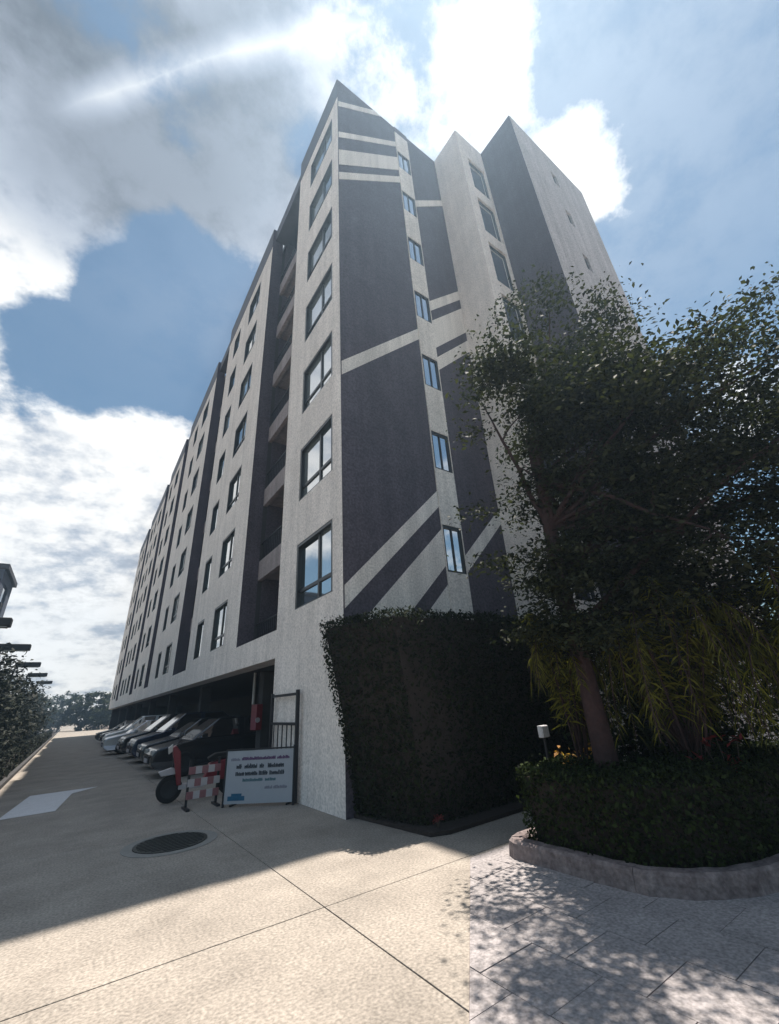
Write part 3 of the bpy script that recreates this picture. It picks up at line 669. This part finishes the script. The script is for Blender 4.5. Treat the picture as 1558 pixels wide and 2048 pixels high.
MB().tube([(4.60, 13.59, 1.32), (4.60, 13.57, 1.32)], [.07, .07], 14).build('round_label', 'white_plastic', fc)
pi_ = tag(MB().tube([(4.66, 14.28, 1.76), (4.66, 14.28, OV)], [.045, .045], 10).build('drain_pipe', 'pipe'), 'pale pipe running up to the parking ceiling above the red cabinet', 'pipe')

# ------------------------------------------------------------------ scooter
def wheel(parent, x, r, w, y=0):
    t = MB()
    for i in range(20):
        a, b = 2*math.pi*i/20, 2*math.pi*(i+1)/20
        pr = [(r*.66, -w/2), (r*.92, -w/2), (r, -w*.3), (r, w*.3), (r*.92, w/2), (r*.66, w/2)]
        for (ra, wa), (rb_, wb) in zip(pr[:-1], pr[1:]): t.quad((x+ra*math.cos(a), y+wa, r+ra*math.sin(a)), (x+rb_*math.cos(a), y+wb, r+rb_*math.sin(a)), (x+rb_*math.cos(b), y+wb, r+rb_*math.sin(b)), (x+ra*math.cos(b), y+wa, r+ra*math.sin(b)))
    o = t.build('wheel', 'rubber', parent, world=False, smooth=True)
    rm = MB()
    for i in range(20):
        a, b = 2*math.pi*i/20, 2*math.pi*(i+1)/20
        rm.quad(*[(x+r*.67*math.cos(t_), y+s_*w*.42, r+r*.67*math.sin(t_)) for t_, s_ in ((a, -1), (b, -1), (b, 1), (a, 1))])
        for s in (-1, 1): rm.quad((x, y+s*w*.3, r), (x+r*.67*math.cos(a), y+s*w*.42, r+r*.67*math.sin(a)), (x+r*.67*math.cos(b), y+s*w*.42, r+r*.67*math.sin(b)))
    ro = rm.build('rim', 'steel', o, world=False); bm = bmesh.new(); bm.from_mesh(ro.data); bmesh.ops.remove_doubles(bm, verts=bm.verts, dist=1e-4); bm.to_mesh(ro.data); bm.free(); return o
def profile(pts, w, name, m, parent, bevel=.02, taper=None):
    mb = MB(); n = len(pts)
    for s in (-1, 1): mb.v += [(p[0], s*(w/2 if taper is None else taper(p)), p[1]) for p in pts]
    mb.f = [tuple(range(n)), tuple(reversed(range(n, 2*n)))]+[(i, n+i, n+(i+1) % n, (i+1) % n) for i in range(n)]
    return mb.build(name, m, parent, world=False, bevel=bevel)
sc = empty('motor_scooter', (2.55, 10.75, 0), R(174), label='red and white motor scooter parked at the parking entrance', cat='scooter')
wheel(sc, .62, .24, .11); wheel(sc, -.55, .24, .13)
profile([(.42, .30), (.50, .30), (.66, .98), (.60, 1.02), (.50, .9)], .34, 'front_shield', 'red', sc, .015)
profile([(.44, .50), (.80, .48), (.86, .56), (.60, .62)], .16, 'front_fender', 'white_plastic', sc, .01)
profile([(-.80, .55), (-.75, .75), (-.1, .62), (.0, .34), (-.45, .30)], .30, 'rear_body', 'red', sc, .03)
profile([(-.02, .22), (.46, .22), (.46, .30), (-.02, .30)], .30, 'floorboard', 'white_plastic', sc, .01)
profile([(-.82, .74), (-.80, .82), (-.2, .80), (-.05, .72), (-.1, .66)], .26, 'seat', 'rubber', sc, .02)
MB().tube([(.52, -.33, 1.06), (.58, -.12, 1.02), (.58, .12, 1.02), (.52, .33, 1.06)], [.018]*4, 8).build('handlebar', 'steel', sc, world=False)
MB().tube([(.62, 0, .30), (.58, 0, 1.0)], [.03, .025], 8).build('fork', 'steel', sc, world=False)
profile([(.64, .92), (.72, .86), (.74, .98), (.66, 1.05)], .15, 'headlight', 'lens', sc, .01)
for s in (-1, 1): MB().tube([(.54, s*.26, 1.06), (.52, s*.30, 1.22)], [.006, .006], 5).box(.50, .52, s*.33-.05, s*.33+.05, 1.2, 1.28).build('mirror', 'steel', sc, world=False)

# ------------------------------------------------------------------ cars (nose to the drive)
def car(name, loc, rz, paint, label, suv=False):
    H = .22 if suv else 0
    root = empty(name, loc, rz, label=label, cat='car', group='cars parked under the block')
    W2 = .87
    low = [(2.10, .28), (2.18, .42), (2.17, .60), (2.05, .74+H*.4), (1.15, .90+H*.5), (-1.75, .96+H*.5), (-2.12, .90+H*.5), (-2.20, .62), (-2.16, .34), (-2.0, .24), (1.95, .22)]
    body = profile(low, W2*2, 'body', paint, root, .055, taper=lambda p: W2-(.10 if abs(p[0]) > 2.0 else 0))
    z0 = .92+H*.5; zt = 1.43+H
    cab_b = [(1.18, z0-.02), (-1.85, z0+.01)]; cab_t = [(.38, zt), (-1.12, zt)]
    v = [(cab_b[0][0], -.80, cab_b[0][1]), (cab_b[0][0], .80, cab_b[0][1]), (cab_b[1][0], .80, cab_b[1][1]), (cab_b[1][0], -.80, cab_b[1][1]),
         (cab_t[0][0], -.60, zt), (cab_t[0][0], .60, zt), (cab_t[1][0], .60, zt), (cab_t[1][0], -.60, zt)]
    mb = MB(); mb.v = v; mb.f = [(4, 5, 6, 7), (0, 1, 5, 4), (1, 2, 6, 5), (2, 3, 7, 6), (3, 0, 4, 7)]
    cb = mb.build('cabin', paint, root, world=False, bevel=.05)
    V = [Vector(p) for p in v]
    def win(a, b, c, d, inset=.10, name='side_window'):
        P = [V[a], V[b], V[c], V[d]]; ctr = sum(P, Vector())/4; n = (P[1]-P[0]).cross(P[2]-P[0]).normalized()
        if n.dot(ctr-Vector((0, 0, .8))) < 0: n = -n
        Q = [p+(ctr-p)*inset*1.15+n*.012 for p in P]; mb = MB(); mb.v = [tuple(q) for q in Q]+[tuple(q-n*.02) for q in Q]
        mb.f = [(0, 1, 2, 3)]+[(i, (i+1) % 4, 4+(i+1) % 4, 4+i) for i in range(4)]; mb.build(name, 'glass_car', cb, world=False)
    win(0, 1, 5, 4, .11, 'windscreen'); win(2, 3, 7, 6, .12, 'rear_window')
    V2 = list(V)
    for s, (a, b, c, d) in ((1, (1, 2, 6, 5)), (-1, (0, 3, 7, 4))):
        mid_b = V[a].lerp(V[b], .48); mid_t = V[d].lerp(V[c], .45); V.extend([mid_b, mid_t]); i = len(V)-2
        win(a, i, i+1, d, .12); win(i, b, c, i+1, .12)
    for x in (1.32, -1.36):
        for s in (-1, 1): wheel(root, x, .31, .2, s*.77)
    for s in (-1, 1):
        MB().box(2.04, 2.165, s*.56-.19, s*.56+.19, .58, .71).build('headlight', 'lens', root, world=False, bevel=.03)
        MB().box(-2.19, -2.09, s*.60-.15, s*.60+.15, .66, .82).build('tail_light', 'tail', root, world=False, bevel=.02)
        MB().box(.78, .95, s*.92-.09, s*.92+.09, .93+H*.5, 1.05+H*.5).build('wing_mirror', paint, root, world=False, bevel=.025)
    MB().box(2.12, 2.195, -.42, .42, .38, .56).build('grille', 'rubber', root, world=False, bevel=.01)
    MB().box(2.19, 2.215, -.25, .25, .40, .50).build('number_plate', 'white_plastic', root, world=False)
    return root
cars = [(15.6, 'black_paint', 'black car parked nearest the entrance under the block', False, 4.25), (18.4, 'black_paint', 'black low car parked second from the entrance', False, 4.35),
        (21.2, 'navy_paint', 'dark navy car parked third from the entrance', True, 4.3), (24.2, 'black_paint', 'black tall car parked just before the silver car', True, 4.2),
        (27.6, 'silver_paint', 'silver car sticking out furthest into the drive', False, 3.75), (30.6, 'white_car', 'white car parked just beyond the silver car', True, 3.9),
        (33.8, 'black_paint', 'black car parked just beyond the white car', False, 4.2), (37.0, 'black_paint', 'black car parked far along the block', False, 4.1), (41, 'grey_paint', 'dark grey car parked farthest along the block', False, 4.0)]
for i, (y, p, lab, suv, x) in enumerate(cars): car('parked_car', (x, y, 0), R(180)+rnd.uniform(-.04, .04), p, lab, suv)

# ------------------------------------------------------------------ added air volume standing in for lens glare over the upper tower
hz = MB().box(-60, 60, -30, 160, -1.1, 30).build('glare_veil', 'pipe'); tag(hz, kind='stuff')
hm = bpy.data.materials.new('glare_veil_air'); hm.use_nodes = True; hn = hm.node_tree; hn.nodes.clear()
ho = hn.nodes.new('ShaderNodeOutputMaterial'); hv = hn.nodes.new('ShaderNodeVolumePrincipled'); hn.links.new(hv.outputs[0], ho.inputs['Volume'])
hv.inputs['Color'].default_value = (.55, .77, 1, 1); hv.inputs['Density'].default_value = .0027; hv.inputs['Anisotropy'].default_value = .6
hz.data.materials.clear(); hz.data.materials.append(hm)
